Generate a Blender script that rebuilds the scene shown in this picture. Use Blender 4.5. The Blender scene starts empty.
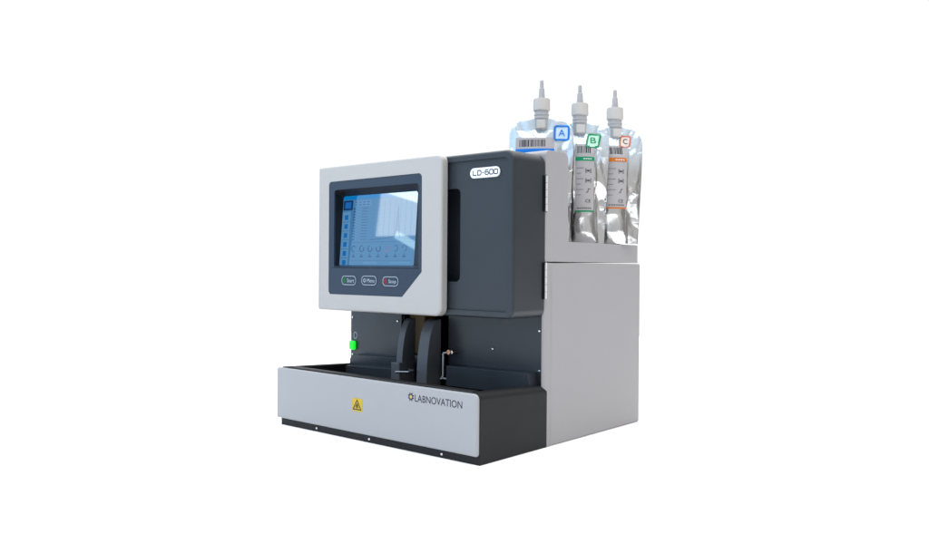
import bpy, bmesh, math, random
from mathutils import Vector, Matrix, noise
random.seed(7)
C = bpy.context.scene.collection
SC = bpy.context.scene
PI = math.pi

# ---------------------------------------------------------------- materials
def mat(name, col, rough=.5, spec=.3, metal=0., bump=0., bscale=900., vary=.06, vscale=25., coat=0., emit=None, estr=0., rvary=.08):
    m = bpy.data.materials.new(name); m.use_nodes = True
    nt = m.node_tree; N = nt.nodes; L = nt.links
    b = N['Principled BSDF']
    b.inputs['Roughness'].default_value = rough
    b.inputs['Specular IOR Level'].default_value = spec
    b.inputs['Metallic'].default_value = metal
    b.inputs['Coat Weight'].default_value = coat
    b.inputs['Coat Roughness'].default_value = .05
    tc = N.new('ShaderNodeTexCoord')
    nz = N.new('ShaderNodeTexNoise'); nz.inputs['Scale'].default_value = vscale; nz.inputs['Detail'].default_value = 5
    L.new(tc.outputs['Object'], nz.inputs['Vector'])
    mx = N.new('ShaderNodeMix'); mx.data_type = 'RGBA'
    mx.inputs[6].default_value = (*[c*(1-vary) for c in col], 1)
    mx.inputs[7].default_value = (*[min(1, c*(1+vary)) for c in col], 1)
    L.new(nz.outputs['Fac'], mx.inputs[0]); L.new(mx.outputs[2], b.inputs['Base Color'])
    mr = N.new('ShaderNodeMapRange')
    mr.inputs[3].default_value = max(.02, rough-rvary); mr.inputs[4].default_value = min(1, rough+rvary)
    L.new(nz.outputs['Fac'], mr.inputs[0]); L.new(mr.outputs[0], b.inputs['Roughness'])
    if bump:
        n2 = N.new('ShaderNodeTexNoise'); n2.inputs['Scale'].default_value = bscale; n2.inputs['Detail'].default_value = 3
        L.new(tc.outputs['Object'], n2.inputs['Vector'])
        bp = N.new('ShaderNodeBump'); bp.inputs['Strength'].default_value = bump; bp.inputs['Distance'].default_value = .0005
        L.new(n2.outputs['Fac'], bp.inputs['Height']); L.new(bp.outputs[0], b.inputs['Normal'])
    if emit:
        b.inputs['Emission Color'].default_value = (*emit, 1); b.inputs['Emission Strength'].default_value = estr
    return m

M = {}
M['white'] = mat('pale_grey_paint', (.300, .310, .328), .42, .3, bump=.10, vary=.02)
M['bezel'] = mat('off_white_plastic', (.372, .370, .366), .38, .35, bump=.06, vary=.02)
M['cabinet'] = mat('powder_coated_steel', (.300, .295, .308), .5, .25, bump=.22, bscale=1300, vary=.025)
M['dark'] = mat('charcoal_plastic', (.0155, .0215, .0285), .42, .44, bump=.25, bscale=1500, vary=.08)
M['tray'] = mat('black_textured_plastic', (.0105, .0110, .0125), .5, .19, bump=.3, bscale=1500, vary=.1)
M['alcove'] = mat('dark_slate_sheet', (.028, .035, .043), .32, .4, bump=.12, bscale=1500, vary=.1)
M['guide'] = mat('grey_guide_plastic', (.085, .095, .11), .38, .4, bump=.1, vary=.08)
M['black'] = mat('matt_black', (.004, .004, .0045), .7, .1)
M['panel'] = mat('slate_blue_overlay', (.017, .031, .055), .4, .34, bump=.05, vary=.05)
M['ink'] = mat('dark_ink', (.018, .022, .035), .5, .2)
M['faint'] = mat('grey_ink', (.13, .13, .14), .5, .2)
M['line'] = mat('pale_print', (.34, .41, .48), .5, .2)
M['plate'] = mat('white_nameplate', (.72, .78, .82), .3, .4)
M['chrome'] = mat('steel', (.62, .61, .60), .22, .5, metal=1)
M['hinge'] = mat('dull_hinge_metal', (.58, .57, .56), .3, .5)
M['copper'] = mat('copper_metal', (.75, .38, .25), .3, .5, metal=1)
M['brass'] = mat('bronze_block', (.10, .06, .014), .5, .3)
M['yellow'] = mat('yellow_sticker', (.47, .325, .02), .45, .3, vary=.04)
M['gold'] = mat('gold_print', (.55, .40, .04), .45, .3)
M['green_led'] = mat('lit_green_button', (.02, .5, .04), .4, .3, emit=(.0, 1., .02), estr=.95)
M['green_p'] = mat('green_print', (.006, .10, .035), .5, .2)
M['red_p'] = mat('red_print', (.17, .022, .03), .5, .2)
M['cap'] = mat('white_cap_plastic', (.46, .45, .435), .42, .35, vary=.03)
M['nozzle'] = mat('nozzle_plastic', (.34, .345, .36), .35, .4, vary=.03)
M['label'] = mat('grey_label', (.35, .34, .35), .5, .25, vary=.03, bump=.1)
M['label_bright'] = mat('pale_label', (.62, .66, .70), .4, .3, vary=.03)
M['blue_i'] = mat('blue_ink', (.004, .17, .62), .4, .3)
M['green_i'] = mat('green_ink', (.0, .22, .09), .4, .3)
M['orange_i'] = mat('orange_ink', (.52, .14, .012), .4, .3)
M['red_i'] = mat('rust_ink', (.55, .11, .05), .4, .3)
M['tint_a'] = mat('pale_blue_badge', (.50, .66, .78), .4, .3)
M['tint_b'] = mat('pale_green_badge', (.45, .75, .60), .4, .3)
M['tint_c'] = mat('pale_rose_badge', (.66, .58, .56), .4, .3)

def scr(name, col, s):
    return mat(name, tuple(c*.12 for c in col),   .03, 1.0, vary=.0, emit=col, estr=s, rvary=.0)
M['s_base'] = scr('lit_screen', (.050, .170, .335), .95)
M['s_side'] = scr('lit_sidebar', (.09, .24, .43), .95)
M['s_bar'] = scr('lit_title_bar', (.0, .17, .46), .95)
M['s_dark'] = scr('lit_dark_icon', (.005, .035, .12), .9)
M['s_mid'] = scr('lit_blue_icon', (.01, .13, .40), .9)
M['s_line'] = scr('lit_table_line', (.02, .075, .19), .9)
M['s_pale'] = scr('lit_pale_field', (.07, .20, .38), .95)
M['s_red'] = scr('lit_red_mark', (.20, .12, .25), .9)

def foil_mat():
    m = bpy.data.materials.new('crinkled_foil'); m.use_nodes = True
    nt = m.node_tree; N = nt.nodes; L = nt.links; b = N['Principled BSDF']
    b.inputs['Metallic'].default_value = 1.
    tc = N.new('ShaderNodeTexCoord'); sp = N.new('ShaderNodeSeparateXYZ'); L.new(tc.outputs['Object'], sp.inputs[0])
    mr = N.new('ShaderNodeMapRange'); mr.inputs[1].default_value = .115; mr.inputs[2].default_value = .165
    L.new(sp.outputs['Z'], mr.inputs[0])
    mx = N.new('ShaderNodeMix'); mx.data_type = 'RGBA'
    mx.inputs[6].default_value = (.72, .72, .725, 1); mx.inputs[7].default_value = (.60, .70, .78, 1)
    L.new(mr.outputs[0], mx.inputs[0]); L.new(mx.outputs[2], b.inputs['Base Color'])
    mm = N.new('ShaderNodeMapRange'); mm.inputs[3].default_value = 1.; mm.inputs[4].default_value = .45      # clear film over the foil at the shoulders
    L.new(mr.outputs[0], mm.inputs[0]); L.new(mm.outputs[0], b.inputs['Metallic'])
    nz = N.new('ShaderNodeTexNoise'); nz.inputs['Scale'].default_value = 28; nz.inputs['Detail'].default_value = 4; nz.inputs['Distortion'].default_value = 1.2
    L.new(tc.outputs['Object'], nz.inputs['Vector'])
    vo = N.new('ShaderNodeTexVoronoi'); vo.inputs['Scale'].default_value = 55; vo.feature = 'SMOOTH_F1'
    L.new(nz.outputs['Color'], vo.inputs['Vector'])
    vo.inputs['Scale'].default_value = 5
    bp = N.new('ShaderNodeBump'); bp.inputs['Strength'].default_value = .16; bp.inputs['Distance'].default_value = .003
    L.new(vo.outputs['Distance'], bp.inputs['Height']); L.new(bp.outputs[0], b.inputs['Normal'])
    b.inputs['Roughness'].default_value = .19
    return m
M['foil'] = foil_mat()

# ---------------------------------------------------------------- mesh builder
class MB:
    def __init__(s): s.bm = bmesh.new(); s.ms = []
    def mi(s, m):
        if m not in s.ms: s.ms.append(m)
        return s.ms.index(m)
    def face(s, pts, m):
        vs = [s.bm.verts.new(p) for p in pts]
        try: f = s.bm.faces.new(vs)
        except ValueError: return None
        f.material_index = s.mi(m); return f
    def absorb(s, bm2, m):
        bmesh.ops.recalc_face_normals(bm2, faces=bm2.faces[:])
        k = s.mi(m); mp = {}
        for v in bm2.verts: mp[v] = s.bm.verts.new(v.co)
        for f in bm2.faces:
            try: g = s.bm.faces.new([mp[v] for v in f.verts]); g.material_index = k
            except ValueError: pass
        bm2.free()
    def box(s, x0, x1, y0, y1, z0, z1, m, r=0., seg=3, warp=None):
        b = bmesh.new(); bmesh.ops.create_cube(b, size=1)
        for v in b.verts:
            v.co = Vector(((x0+x1)/2+v.co.x*(x1-x0), (y0+y1)/2+v.co.y*(y1-y0), (z0+z1)/2+v.co.z*(z1-z0)))
        if r: bmesh.ops.bevel(b, geom=b.edges[:], offset=r, segments=seg, profile=.5, affect='EDGES', clamp_overlap=True)
        if warp:
            for v in b.verts: v.co = warp(v.co)
        s.absorb(b, m)
    def prism(s, pts, mp, d0, d1, m, r=0., seg=3, warp=None, both=True):
        """2D outline pts mapped by mp(a,b,d), swept d0..d1, rim edges rounded by r"""
        b = bmesh.new()
        A = [b.verts.new(mp(p[0], p[1], d0)) for p in pts]; B = [b.verts.new(mp(p[0], p[1], d1)) for p in pts]
        n = len(pts)
        fa = b.faces.new(A); fb = b.faces.new(B[::-1])
        for i in range(n): b.faces.new((A[i], B[i], B[(i+1) % n], A[(i+1) % n]))
        bmesh.ops.recalc_face_normals(b, faces=b.faces[:])
        if r:
            es = list(fa.edges) + (list(fb.edges) if both else [])
            bmesh.ops.bevel(b, geom=es, offset=r, segments=seg, profile=.5, affect='EDGES', clamp_overlap=True)
        if warp:
            for v in b.verts: v.co = warp(v.co)
        s.absorb(b, m)
    def plate(s, outer, holes, mp, d0, d1, m, r=0., seg=4):
        """flat plate with holes; front edge of the outline rounded by r. mp(a,b,d), d0 = front"""
        b = bmesh.new()
        loops = []
        if r:
            for k in range(seg+1):
                t = PI/2*k/seg
                loops.append([b.verts.new(mp(p[0], p[1], d0+r*(1-math.sin(t)))) for p in offset(outer, r*(1-math.cos(t)))][:])
            loops = loops[::-1]        # k=seg is the front (inset r), k=0 the full outline
        else: loops.append([b.verts.new(mp(p[0], p[1], d0)) for p in outer])
        loops.append([b.verts.new(mp(p[0], p[1], d1)) for p in outer])
        n = len(outer)
        for A, B in zip(loops, loops[1:]):
            for i in range(n): b.faces.new((A[i], B[i], B[(i+1) % n], A[(i+1) % n]))
        hf, hb = [], []
        for h in holes:
            F = [b.verts.new(mp(p[0], p[1], d0)) for p in h]; K = [b.verts.new(mp(p[0], p[1], d1)) for p in h]
            for i in range(len(h)): b.faces.new((F[i], K[i], K[(i+1) % len(h)], F[(i+1) % len(h)]))
            hf.append(F); hb.append(K)
        for first, hs in ((loops[0], hf), (loops[-1], hb)):
            es = []
            for lp in [first]+hs:
                for i in range(len(lp)):
                    e = b.edges.get((lp[i], lp[(i+1) % len(lp)]))
                    if e is None: e = b.edges.new((lp[i], lp[(i+1) % len(lp)]))
                    es.append(e)
            bmesh.ops.triangle_fill(b, edges=es, use_beauty=True, use_dissolve=False)
        s.absorb(b, m)
    def tube(s, path, rad, m, n=10):
        b = bmesh.new(); path = [Vector(p) for p in path]; rings = []
        for i, p in enumerate(path):
            t = (path[min(i+1, len(path)-1)]-path[max(i-1, 0)]).normalized()
            u = t.orthogonal().normalized() if not rings else (pu-t*pu.dot(t)).normalized()
            pu = u; w = t.cross(u)
            rr = rad[i] if isinstance(rad, (list, tuple)) else rad
            rings.append([b.verts.new(p+(u*math.cos(2*PI*k/n)+w*math.sin(2*PI*k/n))*rr) for k in range(n)])
        for A, B in zip(rings, rings[1:]):
            for k in range(n): b.faces.new((A[k], A[(k+1) % n], B[(k+1) % n], B[k]))
        b.faces.new(rings[0][::-1]); b.faces.new(rings[-1])
        s.absorb(b, m)
    def lathe(s, prof, m, c=(0, 0, 0), n=32, rib=None):
        b = bmesh.new(); rings = []
        for r, z in prof:
            ring = []
            for k in range(n):
                rr = r*(1-rib[2]*(k % 2)) if rib and rib[0] <= z <= rib[1] else r
                a = 2*PI*k/n
                ring.append(b.verts.new((c[0]+rr*math.cos(a), c[1]+rr*math.sin(a), c[2]+z)))
            rings.append(ring)
        for A, B in zip(rings, rings[1:]):
            for k in range(n): b.faces.new((A[k], A[(k+1) % n], B[(k+1) % n], B[k]))
        b.faces.new(rings[0][::-1]); b.faces.new(rings[-1])
        s.absorb(b, m)
    def flat(s, polys, mp, d, m):
        for pl in polys: s.face([mp(p[0], p[1], d) for p in pl], m)
    def build(s, name, parent=None, origin=None, smooth=True, ang=38):
        me = bpy.data.meshes.new(name)
        s.bm.normal_update()
        s.bm.to_mesh(me); s.bm.free()
        for m in s.ms: me.materials.append(m)
        o = bpy.data.objects.new(name, me); C.objects.link(o)
        if smooth:
            for p in me.polygons: p.use_smooth = True
            me.set_sharp_from_angle(angle=math.radians(ang))
            w = o.modifiers.new('wn', 'WEIGHTED_NORMAL'); w.keep_sharp = True
        if parent is not None:
            o.parent = parent
            if origin is not None: o.matrix_parent_inverse = Matrix.Translation(-Vector(origin))
        return o

def area2(p): return sum(a[0]*b[1]-b[0]*a[1] for a, b in zip(p, p[1:]+p[:1]))
def offset(pts, d):
    """inset a convex outline by d"""
    if d == 0: return list(pts)
    sg = 1 if area2(list(pts)) > 0 else -1
    out = []; n = len(pts)
    for i in range(n):
        a, b, c = pts[i-1], pts[i], pts[(i+1) % n]
        e1 = Vector((b[0]-a[0], b[1]-a[1])).normalized(); e2 = Vector((c[0]-b[0], c[1]-b[1])).normalized()
        n1 = Vector((-e1.y, e1.x))*sg; n2 = Vector((-e2.y, e2.x))*sg
        k = (n1+n2); k = k/max(1e-6, k.length_squared)*2
        out.append((b[0]+k.x*d, b[1]+k.y*d))
    return out
def fillet(corners, seg=6):
    """corners (a,b,r) -> outline with rounded corners"""
    out = []; n = len(corners)
    for i in range(n):
        p = Vector(corners[i][:2]); r = corners[i][2]
        if r <= 0: out.append(tuple(p)); continue
        u = (Vector(corners[i-1][:2])-p).normalized(); v = (Vector(corners[(i+1) % n][:2])-p).normalized()
        th = u.angle(v); t = r/math.tan(th/2)
        c = p+(u+v).normalized()*(r/math.sin(th/2))
        a = p+u*t-c; bq = p+v*t-c
        a0 = math.atan2(a.y, a.x); a1 = math.atan2(bq.y, bq.x); da = (a1-a0+PI) % (2*PI)-PI
        for k in range(seg+1): out.append((c.x+r*math.cos(a0+da*k/seg), c.y+r*math.sin(a0+da*k/seg)))
    return out
def rrect(a0, a1, b0, b1, r, seg=6):
    rs = r if isinstance(r, (list, tuple)) else [r]*4      # BL BR TR TL
    return fillet([(a0, b0, rs[0]), (a1, b0, rs[1]), (a1, b1, rs[2]), (a0, b1, rs[3])], seg)
def strip(path, w, closed=False):
    """mitred 2D line as quads"""
    n = len(path); L, R = [], []
    for i in range(n):
        p = Vector(path[i])
        a = Vector(path[i-1]) if (i or closed) else None; c = Vector(path[(i+1) % n]) if (i < n-1 or closed) else None
        e1 = (p-a).normalized() if a is not None else None; e2 = (c-p).normalized() if c is not None else None
        e1 = e1 or e2; e2 = e2 or e1
        n1 = Vector((-e1.y, e1.x)); n2 = Vector((-e2.y, e2.x)); k = n1+n2; k = k/max(.3, k.length_squared)*2
        L.append(p+k*w/2); R.append(p-k*w/2)
    m = n if closed else n-1
    return [[L[i], R[i], R[(i+1) % n], L[(i+1) % n]] for i in range(m)]
def text2d(s, height, width=None, x=0, y=0, align='LEFT'):
    cu = bpy.data.curves.new('t', 'FONT'); cu.body = s; cu.size = 1; cu.resolution_u = 4
    o = bpy.data.objects.new('t', cu); C.objects.link(o)
    dg = bpy.context.evaluated_depsgraph_get(); me = bpy.data.meshes.new_from_object(o.evaluated_get(dg))
    vs = [v.co.copy() for v in me.vertices]; fs = [list(p.vertices) for p in me.polygons]
    bpy.data.objects.remove(o); bpy.data.curves.remove(cu); bpy.data.meshes.remove(me)
    if not vs: return []
    x0 = min(v.x for v in vs); x1 = max(v.x for v in vs); y0 = min(v.y for v in vs if True); y1 = max(v.y for v in vs)
    sy = height/(y1-y0); sx = width/(x1-x0) if width else sy
    return [[(x+(vs[i].x-x0)*sx, y+(vs[i].y-y0)*sy) for i in f] for f in fs]

def FR(Y): return lambda a, b, d: Vector((a, Y+d, b))            # front facing, d into the body
def SD(X): return lambda a, b, d: Vector((X-d, a, b))            # right side facing
YZ = lambda a, b, d: Vector((d, a, b))
XY = lambda a, b, d: Vector((a, b, d))

def empty(name, loc, rz=0, label=None, cat=None, group=None):
    o = bpy.data.objects.new(name, None); C.objects.link(o); o.empty_display_size = .05
    o.location = loc; o.rotation_euler = (0, 0, rz)
    if label: o['label'] = label
    if cat: o['category'] = cat
    if group: o['group'] = group
    return o

# ---------------------------------------------------------------- ground
g = MB(); gm = mat('white_sweep', (.90, .90, .90), .9, .0, vary=.0, rvary=0)
g.face([(-.2+2.*math.cos(k*PI/32), .1+2.*math.sin(k*PI/32), 0) for k in range(64)], gm)
go = g.build('ground', smooth=False); go['kind'] = 'structure'

# ---------------------------------------------------------------- analyser
O = (-.21, .21, 0)
an = empty('laboratory_analyzer', O, 0, 'pale grey and charcoal benchtop blood analyzer with touchscreen and open sample tray', 'analyzer')
def part(mb, name, parent=None, **k):
    if parent is None: return mb.build(name, an, O, **k)
    return mb.build(name, parent, None, **k)       # parent mesh itself sits at world coordinates through its inverse

# base tray
def shear(v):
    if v.z > .05: v = Vector((v.x, v.y, v.z-.0065*max(0, v.y)/.15))
    return v
b = MB()
xz = lambda a, c, d: Vector((a, d, c))
b.prism(fillet([(-.0135, 0, 0), (0, 0, .0006), (0, .0955, .011), (-.0135, .0955, .0025)], 7), xz, .001, .1515, M['tray'], .0012, 2, warp=shear)
b.prism(fillet([(-.42, 0, .0006), (-.4075, 0, 0), (-.4075, .0948, .003), (-.42, .0948, .004)], 5), xz, .001, .1515, M['tray'], .0012, 2, warp=shear)
b.prism(fillet([(.001, 0, .0005), (.016, 0, 0), (.016, .0955, .003), (.001, .0955, .003)], 5), YZ, -.4075, -.0135, M['tray'])
b.box(-.4075, -.0135, .016, .1515, .012, .030, M['black'])
b.box(-.4075, -.0135, .1455, .1515, .030, .086, M['black'])
base = part(b, 'base_tray')
for x in (-.3296, -.2098, -.0664):
    q = MB(); q.lathe([(.0001, .0016), (.0014, .0014), (.0019, .0008), (.0019, 0)][::-1], M['chrome'], n=14)
    for v in q.bm.verts: v.co = Vector((x+v.co.x, .0009-v.co.z, .0054+v.co.y))
    part(q, 'screw', base)

# white front panel
b = MB()
b.plate(rrect(-.4272, -.0012, .0113, .0930, [.003, .004, .0075, .003]), [], FR(-.0035), 0, .0043, M['white'], .0024)
fp = part(b, 'front_panel')
Yp = FR(-.0037)
b = MB(); b.flat(text2d('LABNOVATION', .0098, .0865, -.1135, .0718), Yp, 0, M['ink']); part(b, 'brand_lettering', fp, smooth=False)
b = MB(); ex, ez = -.1212, .0775
b.flat([[(ex+.0019*math.cos(2*PI*k/12), ez+.0019*math.sin(2*PI*k/12)) for k in range(12)]], Yp, 0, M['gold'])
for k in range(8):
    a = PI/8+k*PI/4; c, s = math.cos(a), math.sin(a)
    b.flat(strip([(ex+.0024*c-.0013*s, ez+.0024*s+.0013*c), (ex+.0053*c, ez+.0053*s), (ex+.0024*c+.0013*s, ez+.0024*s-.0013*c)], .0012), Yp, 0, M['ink'])
part(b, 'brand_emblem', fp, smooth=False)
b = MB()
sx0, sx1, sz0, sz1 = -.2431, -.2209, .0440, .0632
b.plate(rrect(sx0, sx1, sz0, sz1, .0012, 3), [], FR(-.0038), 0, .0003, M['yellow'])
mx_ = (sx0+sx1)/2
b.flat(strip([(mx_-.0085, sz0+.0028), (mx_+.0085, sz0+.0028), (mx_, sz1-.0028)], .0016, True), FR(-.0039), 0, M['ink'])
b.flat(strip([(mx_, sz0+.0046), (mx_, sz0+.0115)], .0028), FR(-.0039), 0, M['ink'])
b.flat(strip([(mx_-.0042, sz0+.0052), (mx_-.0018, sz0+.0092)], .0009), FR(-.0039), 0, M['ink'])
b.flat(strip([(mx_+.0042, sz0+.0052), (mx_+.0018, sz0+.0092)], .0009), FR(-.0039), 0, M['ink'])
part(b, 'warning_sticker', fp, smooth=False)

# rear panel of the tray alcove with its opening
b = MB()
b.plate(rrect(-.4235, -.0060, .014, .1900, .0006, 2), [rrect(-.298, -.192, .03, .184, .001, 2)], FR(.1532), 0, .0055, M['alcove'])
rp = part(b, 'alcove_panel')
for x, z in ((-.4188, .1687), (-.3059, .1671), (-.4182, .1033), (-.1012, .1344), (-.0143, .1666), (-.0140, .1085)):
    q = MB(); q.lathe([(.0022, 0), (.0022, .0008), (.0016, .0016), (.0003, .0018)], M['chrome'], n=14)
    for v in q.bm.verts: v.co = Vector((x+v.co.x, .1531-v.co.z, z+v.co.y))
    part(q, 'screw', rp)
b = MB(); b.box(-.4225, -.4090, .1465, .1530, .1115, .1270, M['green_led'], .0028, 4); part(b, 'power_button', rp)
b = MB(); cx_, cz_ = -.4120, .1368
b.flat(strip([(cx_+.0040*math.cos(2*PI*k/24), cz_+.0056*math.sin(2*PI*k/24)) for k in range(24)], .0012, True), FR(.1529), 0, M['line'])
part(b, 'power_symbol', rp, smooth=False)
b = MB(); b.box(-.31, -.18, .1590, .1600, .02, .19, M['black'])
# recess behind the opening
b = MB()
for f in ([(-.298, .16, .03), (-.298, .27, .03), (-.298, .27, .184), (-.298, .16, .184)], [(-.192, .16, .03), (-.192, .27, .03), (-.192, .27, .184), (-.192, .16, .184)],
          [(-.298, .27, .03), (-.192, .27, .03), (-.192, .27, .184), (-.298, .27, .184)], [(-.298, .16, .03), (-.192, .16, .03), (-.192, .27, .03), (-.298, .27, .03)],
          [(-.298, .16, .184), (-.192, .16, .184), (-.192, .27, .184), (-.298, .27, .184)]): b.face(f, M['black'])
part(b, 'recess_lining', smooth=False)
b = MB(); b.box(-.2975, -.262, .172, .20, .112, .180, M['brass'], .002)
b.box(-.2975, -.245, .165, .21, .031, .111, M['guide'], .002)
part(b, 'sampling_block')

# ledges at the foot of the alcove panel
b = MB()
b.prism(fillet([(-.176, .074, .001), (.0045, .074, 0), (.0045, .0810, 0), (-.0195, .1062, .002), (-.176, .1048, .001)], 3), FR(0), .130, .1531, M['alcove'], .0006, 2,
        warp=lambda v: Vector((min(v.x, -.0136 if v.z < .0895 else v.x), v.y, v.z)))
part(b, 'ledge')
b = MB()
b.prism(fillet([(-.4070, .074, .001), (-.272, .074, .001), (-.272, .1080, .002), (-.4020, .1045, .003), (-.4070, .0975, .001)], 3), FR(0), .136, .1531, M['alcove'], .0006, 2)
b.prism(fillet([(-.4070, .060, .001), (-.272, .060, .001), (-.272, .0905, .002), (-.4070, .0865, .002)], 3), FR(0), .126, .1359, M['alcove'], .0006, 2)
part(b, 'ledge')

# guides: curved fins
def fin(x0, x1, yb, yf, ytop, z0, z1, foot=None):
    b = MB()
    pr = [(yb, z0), (yb, z1)]
    for k in range(19):
        q_ = 1-(k/18)**1.6
        pr.append((yf+(ytop-yf)*(1-max(0, 1-q_**2.2)**(1/2.2)), .070+(z1-.070)*q_))
    pr.append((yf, z0))
    b.prism(pr, YZ, x0, x1, M['guide'], .0011, 2)
    if foot: b.box(*foot, M['guide'], .0015)
    return part(b, 'sample_guide')
fin(-.2195, -.1975, .1420, .1085, .1370, .032, .1755)
fin(-.2690, -.2560, .1440, .1120, .1390, .032, .1745, (-.2740, -.2550, .1060, .1400, .031, .1045))
# clip and rod
b = MB(); r_ = .0014
b.tube([(-.1700, .1400, .1254), (-.1905, .1400, .1230), (-.1915, .1400, .1215), (-.1915, .1400, .0865), (-.1955, .1390, .0810), (-.1900, .1390, .0830), (-.1785, .1400, .0825)], r_, M['plate'], 8)
b.tube([(-.1772, .147, .1252), (-.1772, .136, .1252)], .0038, M['copper'], 12)
b.tube([(-.1720, .1530, .1254), (-.1720, .138, .1254)], .0026, M['chrome'], 12)
part(b, 'wire_clip')
b = MB(); b.tube([(-.262, .105, .0900), (-.2330, .105, .0925)], .0011, M['chrome'], 8)
b.tube([(-.2265, .1085, .0955), (-.2265, .1005, .0955)], .0028, M['chrome'], 12); b.tube([(-.2325, .105, .0925), (-.2235, .1045, .0957)], .0012, M['chrome'], 8)
part(b, 'sensor_rod')

# cabinets
b = MB()
b.plate(rrect(-.42, 0, .0004, .2655, .002, 3), [rrect(-.299, -.191, .029, .185, .001, 2)], FR(.160), 0, .2603, M['cabinet'])
b.prism([(-.0058, .1605), (-.0058, .1449)]+[(-.0050*(1-math.sin(k*PI/16)), .1449+.0112*(1-math.cos(k*PI/16))) for k in range(9)]+[(0, .1605)], XY, .0004, .2655, M['cabinet'])
b.prism(fillet([(-.42, .1590, 0), (-.0062, .1590, 0), (-.0062, .1599, 0), (-.42, .1599, 0)], 6), XY, .191, .264, M['black'])
part(b, 'lower_cabinet')
b = MB()
pr = fillet([(.1449, .2672, 0), (.4126, .2672, .0005), (.4126, .297, .0015), (.2025, .297, .004), (.2025, .4275, .010), (.1449, .4275, .008)], 7)
b.prism(pr, YZ, -.42, 0, M['cabinet'], .0072, 5)
b.box(-.42, -.150, .2030, .4126, .2975, .4200, M['cabinet'], .006)
part(b, 'upper_cabinet')

# front door (charcoal housing)
b = MB()
out = rrect(-.157, -.0008, .1870, .4205, [.004, .012, .015, .004], 7)
inn = rrect(-.154, -.0095, .1965, .4105, [.004, .006, .008, .004], 7)
b.plate(out, [inn], FR(.0705), 0, .0730, M['dark'], .0042)
slot = rrect(-.145, -.0997, .2372, .3722, [.002, .008, .008, .002], 6)
b.plate(offset(inn, -.0004), [slot], FR(.0738), 0, .004, M['dark'])
b.box(-.372, -.1575, .0850, .1430, .1890, .4180, M['dark'], .003)
b.plate(slot, [], FR(.0960), 0, .002, M['dark'])
sl2 = offset(slot, -.0005)
for i in range(len(sl2)):
    p, q = sl2[i], sl2[(i+1) % len(sl2)]
    b.face([(p[0], .0768, p[1]), (q[0], .0768, q[1]), (q[0], .0985, q[1]), (p[0], .0985, p[1])], M['dark'])
b.plate(offset(out, .002), [], FR(.1420), 0, .0010, M['dark'])
door = part(b, 'front_door')
b = MB(); b.plate(rrect(-.0800, -.0264, .3845, .3990, .0070, 7), [], FR(.0712), 0, .0020, M['plate'], .0007)
Yt = FR(.0711); x = -.0738; h = .0064; z = .3886; t_ = .00145; w = .0062
def glyph(ch, x):
    P = {'L': [[(0, 1), (0, 0), (1, 0)]], 'D': [[(0, 0), (.75, 0), (1, .25), (1, .75), (.75, 1), (0, 1)]], '-': [[(.1, .5), (.9, .5)]],
         '6': [[(.95, 1), (.2, 1), (0, .8), (0, .2), (.2, 0), (.8, 0), (1, .2), (1, .4), (.85, .55), (.12, .55)]], '0': [[(.15, 0), (.85, 0), (1, .15), (1, .85), (.85, 1), (.15, 1), (0, .85), (0, .15)]]}[ch]
    for pl in P:
        b.flat(strip([(x+p[0]*w*(.6 if ch == '-' else 1), z+p[1]*h) for p in pl], t_, ch in 'D0'), Yt, 0, M['ink'])
for ch in 'LD-600':
    glyph(ch, x); x += w*(.6 if ch == '-' else 1)+.0019
part(b, 'nameplate', door, smooth=False)
# hinges
def hinge(z0, z1):
    b = MB(); n = 5; hx, hy = .0020, .1440
    for k in range(n):
        a = z0+(z1-z0)*k/n; c = z0+(z1-z0)*(k+1)/n
        b.tube([(hx, hy, a+.0004), (hx, hy, c-.0004)], .0016, M['hinge'], 12)
    b.tube([(hx, hy, z0-.0015), (hx, hy, z1+.0015)], .0012, M['chrome'], 10)
    b.box(-.0012, .0004, .1385, .1430, z0, z1, M['black'])
    part(b, 'hinge')
hinge(.3390, .3900); hinge(.2135, .2655)

# bezel with control panel and screen
def BZ(p): return Vector((1.01241*p[0]-.00844, p[1]+.0108, 1.01241*p[2]-.00321))
b = MB()
cp = fillet([(-.3590, .2132, .006), (-.1903, .2132, .0015), (-.1503, .2510, .0015), (-.1510, .3956, .007), (-.3592, .3950, .006)], 6)
b.plate(rrect(-.3855, -.1120, .1875, .4198, [.003, .012, .010, .004], 7), [cp], FR(.0467), 0, .0128, M['bezel'], .0036, 5)
for v in b.bm.verts: v.co = BZ(v.co)
b.plate(rrect(-.385, -.1590, .196, .412, .004, 4), [rrect(-.372, -.164, .245, .392, .002, 3)], FR(.0705), 0, .0144, M['bezel'])
bz = part(b, 'screen_bezel')
b = MB()
op = rrect(-.3467, -.1580, .2572, .3812, [.003, .003, .005, .005], 5)
b.plate(offset(cp, .0002), [op], FR(.0474), 0, .003, M['panel'])
def scrpt(a, c):      # opening coordinates -> screen rectangle (leans back at the top)
    u = (a+.3467)/(.3467-.1580); v = (c-.2572)/(.3812-.2572)
    return Vector((-.3512+u*(.3512-.1822), .0630+v*.0087, .2602+v*(.3728-.2602)))
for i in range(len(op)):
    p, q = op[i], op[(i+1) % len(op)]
    b.face([(p[0], .0475, p[1]), (q[0], .0475, q[1]), scrpt(*q), scrpt(*p)], M['panel'] if max(p[1], q[1]) < .2580 else M['tray'])  # foot in the overlay colour, other recess walls darker
# fine frame round the recess foot
b.flat(strip([(-.3500, .2562), (-.1560, .2562)], .0008), FR(.0473), 0, M['black'])
for v in b.bm.verts: v.co = BZ(v.co)
part(b, 'control_panel', bz)
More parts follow.
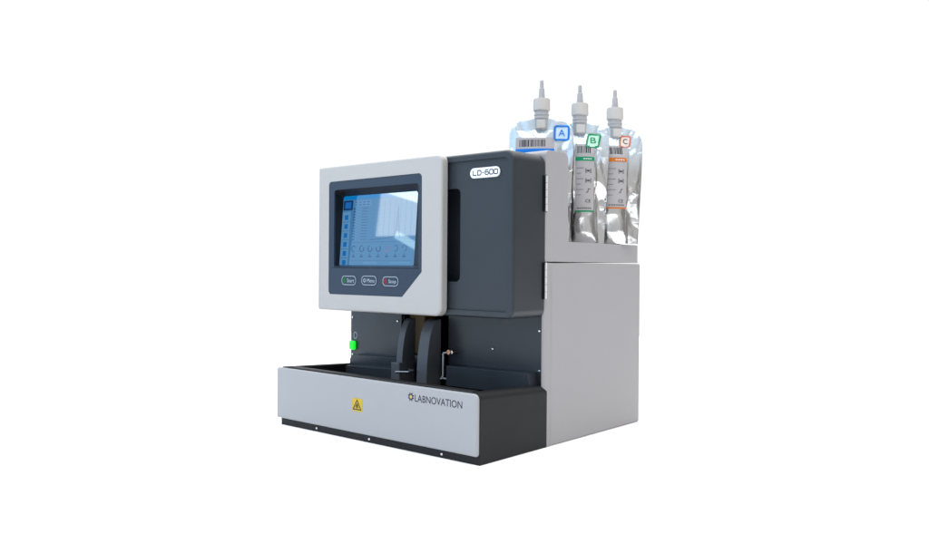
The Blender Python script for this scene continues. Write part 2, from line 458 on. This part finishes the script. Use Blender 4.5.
# the screen
NS = (Vector((0, -.1126, .0087))).normalized()
def SM(u, v, d): # u 0..1 left-right, v 0..1 bottom-top, d lift
    return Vector((-.3512+u*.1690, .0630+v*.0087, .2602+v*.1126)) + NS*(-.0004+d)
b = MB()
def q(u0, u1, v0, v1, d, m): b.face([SM(u0, v0, d), SM(u1, v0, d), SM(u1, v1, d), SM(u0, v1, d)], M[m])
q(-.02, 1.02, -.02, 1.02, 0, 's_base')
q(0, 1, .945, 1, .0001, 's_bar')
q(0, .115, 0, .77, .0001, 's_side')
q(.005, .14, .795, .935, .0001, 's_dark'); q(.03, .115, .82, .91, .0002, 's_mid')
for k in range(6):
    v = .70-.13*k; q(.035, .085, v-.045, v+.025, .0002, 's_mid'); q(.01, .105, v-.078, v-.073, .0002, 's_line')
q(.16, .40, .84, .925, .0001, 's_pale')
for k in range(2):
    for j in range(4): q(.175+.055*j, .205+.055*j, .86+.035*k, .872+.035*k, .0002, 's_line')
for k in range(12):
    v = .80-.04*k
    q(.155, .185, v, v+.018, .0001, 's_line'); q(.20, .26, v+.003, v+.013, .0001, 's_pale'); q(.275, .355, v+.005, v+.012, .0001, 's_line')
for k in range(9): q(.40, .97, .42+.055*k, .423+.055*k, .0001, 's_pale')
for k in range(8): q(.44+.07*k, .442+.07*k, .34, .90, .00015, 's_pale')
for pl in strip([(.40, .36), (.55, .37), (.64, .38), (.72, .40), (.745, .47), (.76, .86), (.775, .47), (.80, .38), (.90, .36), (.97, .36)], .006):
    b.face([SM(p[0], p[1], .0002) for p in pl], M['s_line'])
for k in range(7):
    u = .19+.113*k; m = 's_red' if k == 4 else ('s_dark' if k < 4 else 's_line')
    a0 = .6+k*.7
    for pl in strip([(u+.028*math.cos(a0+t*.45), .235+.042*math.sin(a0+t*.45)) for t in range(11 if k != 1 else 13)], .010):
        b.face([SM(p[0], p[1], .0001) for p in pl], M[m])
    q(u-.022, u+.022, .115, .135, .0001, 's_line'); q(u-.006, u+.006, .14, .165, .0001, 's_line')
q(.15, .97, .065, .068, .0001, 's_line'); q(.15, .97, .325, .329, .0001, 's_line')
q(.33, .52, .02, .05, .0001, 's_pale'); q(.70, .95, .02, .05, .0001, 's_pale')
for v in b.bm.verts: v.co = BZ(v.co)
part(b, 'touchscreen', bz, smooth=False)
# push buttons
for k, (bx, bzc, word) in enumerate(((-.3098, .2360, 'Start'), (-.2630, .2366, 'Menu'), (-.2155, .2360, 'Stop'))):
    b = MB(); hw, hh = .0174, .0078
    pl = rrect(bx-hw, bx+hw, bzc-hh, bzc+hh, .0068, 6)
    b.plate(offset(pl, -.0004), [], FR(.0469), 0, .0008, M['panel'], .0004)
    b.flat(strip(offset(pl, .0010), .0009, True), FR(.0468), 0, M['line'])
    if k == 0:
        b.flat([rrect(bx-.0145, bx-.0072, bzc-.0046, bzc+.0046, [.0035, .002, .002, .0035], 4)], FR(.0468), 0, M['green_p'])
    elif k == 1:
        b.flat(strip([(bx-.0100+.0024*math.cos(2*PI*i/14), bzc+.0024*math.sin(2*PI*i/14)) for i in range(14)], .0011, True), FR(.0468), 0, M['line'])
    else:
        b.flat([rrect(bx-.0140, bx-.0088, bzc-.0042, bzc+.0042, .0012, 3)], FR(.0468), 0, M['red_p'])
    b.flat(text2d(word, .0060 if k != 2 else .0070, .0165, bx-.0042, bzc-.0030 if k != 2 else bzc-.0042), FR(.0468), 0, M['line'])
    for v in b.bm.verts: v.co = BZ(v.co)
    part(b, 'push_button', bz)

# ---------------------------------------------------------------- reagent pouches
def pouch(letter, loc, ang, h, W0, seed, label, ink, ink2, tint, lab, badge, scale=1.):
    """loc = bottom centre; local x = width, local -y = front, z up"""
    root = empty('reagent_pouch', loc, ang, label, 'pouch', 'foil reagent pouches on the analyzer')
    root.scale = (scale,)*3
    vs = 1-.030/h
    lx0, lx1, lz0, lz1 = lab
    def Wd(v):
        w = W0*(.88+.12*min(1, v*1.35))
        if v > vs: t = (v-vs)/(1-vs); w = .0105+(w-.0105)*math.sqrt(max(0, 1-t**2.3))
        return w
    def ridge(p):
        n = noise.noise(p); return (1-abs(n)*2.2)
    xc = (lx0+lx1)/2; cw = (lx1-lx0)/2+(.006 if letter != 'A' else .012)
    def cell(p):
        d = noise.voronoi(p)[0]; return d[0]
    def S(u, z, side=-1, lift=0.):
        v = min(1, max(0, z/h)); w = Wd(v); x = u*w
        xm = xc+.0035*math.sin(z*23+seed)*(1-v)              # the filled tube wanders a little
        t = (x-xm)/cw
        fade = min(1, max(0, v+.02)/.13); fade = .62+.38*fade*fade*(3-2*fade)
        top = 1-.85*max(0, min(1, (v-.74)/.16))
        tube = (max(0, 1-t*t)**.75)*.0135*fade*top
        th = .0030*max(0, 1-abs(u)**3)+tube
        on_lab = 1-max(0, min(1, 1-max(abs(x-xc)/((lx1-lx0)/2)-1, abs(z-(lz0+lz1)/2)/((lz1-lz0)/2)-1, 0)*6))
        bx_, bz0, bs_, bk_ = badge
        on_badge = min(1, max(abs(x-bx_-bs_*(.5+.5*bk_))/(bs_*(.5+.5*bk_))-1, abs(z-bz0-bs_/2)/(bs_/2)-1, 0)*5)
        on_lab = min(on_lab, on_badge)
        ed = max(0, 1-abs(u)**10)
        upper = max(0, min(1, (v-.74)/.08))
        # sharp crumples in the margins and the foot, softer ones in the clear shoulders
        p = Vector((x*30+seed*7.1, z*17+seed*3.3, side*5.+seed)) + noise.noise_vector(Vector((x*25, z*20, seed)))*.45
        wr = .0105*(cell(p)-.45)*(1-.62*upper)
        p2 = Vector((x*75+z*22+seed, z*34-x*14, side*3.+seed*2))
        wr += .0024*(cell(p2)-.45)*(1-.7*upper)
        wr += .0040*noise.noise(Vector((x*17, z*11, seed*2.7)))
        wr += .0018*math.sin((x+(h-z)*.45*(1 if x > 0 else -1))*240+seed)*upper
        y = side*(th+wr*(.07+.93*on_lab)*(1-.55*max(0, 1-t*t)*fade)*ed*min(1, .25+v*6)*min(1, (1-v)*14+.1))
        y += .0035*math.sin(z*15+seed)+.0016*math.sin(x*40+seed)     # whole bag bends a little
        return Vector((x, y+side*lift, z))
    b = MB(); nu, nv = 90, 170
    for side in (-1, 1):
        bm2 = bmesh.new()
        G = [[bm2.verts.new(S(-1+2*i/nu, h*j/nv, side)) for i in range(nu+1)] for j in range(nv+1)]
        for j in range(nv):
            for i in range(nu): bm2.faces.new((G[j][i], G[j][i+1], G[j+1][i+1], G[j+1][i]))
        b.absorb(bm2, M['foil'])
    for i in range(nu):                                         # gusset closing the foot
        b.face([S(-1+2*i/nu, 0, -1), S(-1+2*(i+1)/nu, 0, -1), S(-1+2*(i+1)/nu, 0, 1), S(-1+2*i/nu, 0, 1)], M['foil'])
    bmesh.ops.remove_doubles(b.bm, verts=b.bm.verts[:], dist=.00002)
    bmesh.ops.recalc_face_normals(b.bm, faces=b.bm.faces[:])
    body = b.build('foil_bag', root, ang=180)
    body.modifiers.clear()
    def on(x, z, lift):
        v = min(1, max(0, z/h)); return S(max(-1, min(1, x/Wd(v))), z, -1, lift)
    def patch(mb, x0, x1, z0, z1, lift, m, sk=0., n=None):
        nx = n or max(1, int((x1-x0)/.003)); nz = n or max(1, int((z1-z0)/.003))
        for i in range(nx):
            for j in range(nz):
                c = []
                for di, dj in ((0, 0), (1, 0), (1, 1), (0, 1)):
                    X = x0+(x1-x0)*(i+di)/nx; Z = z0+(z1-z0)*(j+dj)/nz
                    c.append(on(X+sk*(Z-z0), Z, lift))
                mb.face(c, m)
    def polys(mb, pls, lift, m):
        for pl in pls: mb.face([on(p[0], p[1], lift) for p in pl], m)
    # printed label
    b = MB(); lw = lx1-lx0; zt = lz1
    patch(b, lx0, lx1, lz0, lz1, .0005, M['label'])
    st = zt-(.0183 if letter == 'A' else .021)
    patch(b, lx0, lx1, st-.0062, st, .0008, ink)
    patch(b, lx0, lx1, lz0, lz0+.0024, .0008, ink)
    if letter != 'A':
        for k in range(4): patch(b, lx0+lw*(.40+.12*k), lx0+lw*(.49+.12*k), st-.0040, st-.0024, .0011, M['label_bright'], n=1)
    X = lx0+lw*.10; rnd = random.Random(seed)
    while X < lx1-lw*.22:
        ww = rnd.choice((.0006, .0009, .0014, .0019)); patch(b, X, X+ww, zt-.0150, zt-.0035, .0008, M['ink'], n=2); X += ww+rnd.choice((.0006, .0009, .0013))
    for k in range(6): patch(b, lx0+.002, lx0+lw*(.30 if k % 2 else .42), st-.018-.0085*k, st-.0172-.0085*k, .0008, M['faint'])
    cx = lx0+lw*.68
    for k in range(2):
        zz = st-.024-.0155*k
        polys(b, strip([(cx-.0045, zz-.001), (cx+.0045, zz-.001), (cx+.0045, zz+.0050), (cx-.0045, zz+.0050)], .0006, True), .0008, M['ink'])
        for kk in range(3): patch(b, cx-.0032+.0023*kk, cx-.0016+.0023*kk, zz+.0006, zz+.0034, .0008, M['ink'], n=1)
    zz = st-.0565; polys(b, strip([(cx-.0035, zz), (cx-.0005, zz+.001), (cx, zz+.0058), (cx+.0035, zz+.0058)], .0009), .0008, M['ink'])
    zz = st-.0720; polys(b, text2d('CE', .0050, .0088, cx-.0044, zz), .0008, M['ink'])
    for k in range(7): patch(b, lx0+lw*(.12+.11*k), lx0+lw*(.19+.11*k), lz0+.0052, lz0+.0068, .0008, M['ink'], n=1)
    b.build('printed_label', root, smooth=False)
    # letter badge
    b = MB(); bx, bz_, sz, sk = badge
    pts = [(0, 0), (sz, 0), (sz, sz), (0, sz)]
    patch(b, bx, bx+sz, bz_, bz_+sz, .0012, tint, sk, n=6)
    fr = fillet([(0, 0, .003), (sz, 0, .003), (sz, sz, .003), (0, sz, .003)], 4)
    polys(b, strip([(bx+p[0]+sk*p[1], bz_+p[1]) for p in fr], .0029 if letter != 'C' else .0020, True), .0018, ink2)
    gl = text2d(letter, sz*.48, sz*.48, bx+sz*.26+sk*sz*.45, bz_+sz*.28)
    polys(b, gl, .0020, ink2 if letter != 'C' else M['ink'])
    b.build('letter_badge', root, smooth=False)
    # spout neck, cap, nozzle
    z0 = h-.006; off = S(0, h, -1).y*.5+S(0, h, 1).y*.5
    b = MB()
    b.lathe([(.0085, z0-.014), (.0105, z0-.012), (.0108, z0+.004), (.0120, z0+.0046), (.0120, z0+.0060), (.0112, z0+.0066), (.0112, z0+.0092), (.0120, z0+.0098), (.0120, z0+.0112), (.0112, z0+.0118), (.0112, z0+.017)], M['nozzle'], (0, off, 0), 32)
    b.box(-.0068, .0068, off-.0128, off-.0080, z0-.012, z0+.001, M['cap'], .001)
    b.build('spout', root)
    zc = z0+.0165
    b = MB(); b.lathe([(.0120, zc), (.0130, zc+.0008), (.0134, zc+.002), (.0132, zc+.0175), (.0124, zc+.0195), (.0065, zc+.0200), (.002, zc+.0201)], M['cap'], (0, off, 0), 72, rib=(zc+.0015, zc+.018, .045))
    b.build('screw_cap', root, ang=60)
    b = MB(); b.lathe([(.0054, zc+.0200), (.0048, zc+.026), (.0042, zc+.0360), (.0031, zc+.0368), (.0029, zc+.0472), (.0024, zc+.0490), (.001, zc+.0492)], M['nozzle'], (0, off, 0), 20)
    b.build('nozzle', root)
    return root

GA = math.radians
ZF = .2975
pouch('A', (-.0830, .2500, ZF), GA(30), .199, .051, 1, 'silver foil pouch with blue square A badge, partly hidden behind the charcoal housing', M['blue_i'], M['blue_i'], M['tint_a'], (-.040, .021, .055, .167), (.0215, .1630, .0215, .02))
pouch('B', (-.0420, .2970, ZF), GA(40), .1935, .047, 2, 'silver foil pouch with green B badge, between the blue and orange lettered pouches', M['green_i'], M['green_i'], M['tint_b'], (-.008, .022, .050, .158), (.0085, .1535, .0200, .22))
pouch('C', (-.0130, .3565, ZF), GA(50), .192, .046, 3, 'silver foil pouch with orange C badge and orange label stripes at the outer rear edge', M['orange_i'], M['red_i'], M['tint_c'], (-.019, .016, .057, .160), (.0045, .1580, .0175, .18))

# ---------------------------------------------------------------- camera
cam = bpy.data.cameras.new('camera'); co = bpy.data.objects.new('camera', cam); C.objects.link(co)
yw, pt, rl = map(math.radians, (40.67304509, -.22348705, .40638886))
fw = Vector((-math.sin(yw)*math.cos(pt), math.cos(yw)*math.cos(pt), math.sin(pt)))
rt = fw.cross(Vector((0, 0, 1))).normalized(); up = rt.cross(fw)
rt, up = rt*math.cos(rl)+up*math.sin(rl), up*math.cos(rl)-rt*math.sin(rl)
co.matrix_world = Matrix(((rt.x, up.x, -fw.x, .68012524), (rt.y, up.y, -fw.y, -.82368468), (rt.z, up.z, -fw.z, .25852915), (0, 0, 0, 1)))
cam.sensor_width = 36; cam.lens = 36*823.605/929; cam.clip_start = .01; cam.clip_end = 500
cam.shift_y = -1.2337/929; cam.shift_x = -.04/929
SC.camera = co

# ---------------------------------------------------------------- light
w = bpy.data.worlds.new('World'); SC.world = w; w.use_nodes = True
N = w.node_tree.nodes; L = w.node_tree.links; bg = N['Background']
tc = N.new('ShaderNodeTexCoord')
def lobe(d, ramp):
    dp = N.new('ShaderNodeVectorMath'); dp.operation = 'DOT_PRODUCT'; dp.inputs[1].default_value = Vector(d).normalized()
    L.new(tc.outputs['Generated'], dp.inputs[0])
    r = N.new('ShaderNodeValToRGB'); L.new(dp.outputs['Value'], r.inputs[0]); r.color_ramp.interpolation = 'EASE'
    e = r.color_ramp.elements
    e[0].position = ramp[0][0]; e[0].color = (*ramp[0][1], 1); e[1].position = ramp[1][0]; e[1].color = (*ramp[1][1], 1)
    return r.outputs[0]
def add(a, b):
    m = N.new('ShaderNodeMix'); m.data_type = 'RGBA'; m.blend_type = 'ADD'; m.inputs[0].default_value = 1
    L.new(a, m.inputs[6]); L.new(b, m.inputs[7]); return m.outputs[2]
# added world glows: white backdrop behind, a bluish window side in front left, a dim warm glow to the right
wc = lobe((-.652, .758, 0), ((.32, (.0, .0, .0)), (.66, (.86, .87, .88))))
wc = add(wc, lobe((-.66, -.75, .12), ((.45, (.17, .165, .16)), (.85, (.68, .98, 1.36)))))
wc = add(wc, lobe((.70, -.68, .15), ((.30, (.0, .0, .0)), (.95, (.38, .385, .39)))))  # glow added behind the camera to brighten the foil
wc = add(wc, lobe((.80, .50, .1), ((.20, (.0, .0, .0)), (.9, (.10, .095, .09)))))
L.new(wc, bg.inputs[0]); bg.inputs[1].default_value = 1.

def area(name, loc, target, sx, sy, power, col):
    l = bpy.data.lights.new(name, 'AREA'); l.shape = 'RECTANGLE'; l.size = sx; l.size_y = sy; l.energy = power; l.color = col
    o = bpy.data.objects.new(name, l); C.objects.link(o); o.location = loc
    o.rotation_euler = (Vector(target)-Vector(loc)).to_track_quat('-Z', 'Y').to_euler()
    return o
area('overhead_fill', (.0, .1, 2.6), (-.0, .1, 0), 4.8, 4.8, 235, (1, 1, 1))  # added lamp overhead, burns the ground out to white
def pane(name, x, y, z, sx, sz, tilt, rad, col):      # window panes to the front left, seen mirrored in the screen
    o = area(name, (x, y, z), (x, y+1, z), sx, sz, rad*PI*sx*sz, col)
    o.rotation_euler = (Matrix.Rotation(math.radians(tilt), 3, 'Y') @ Matrix.Rotation(PI/2, 3, 'X')).to_euler()
pane('window_pane', -1.59, -1.30, .727, .38, .268, 0, 3.3, (.97, 1, .95))
pane('window_top', -1.615, -1.28, .815, .29, .15, 15, 6., (.9, 1, 1))
pane('window_sill', -1.548, -1.28, .556, .21, .030, 22, 3.6, (.7, 1, 1))

SC.view_settings.view_transform = 'Standard'; SC.view_settings.look = 'None'
SC.view_settings.exposure = 0; SC.view_settings.gamma = 1
SC.cycles.max_bounces = 8; SC.cycles.use_denoising = True
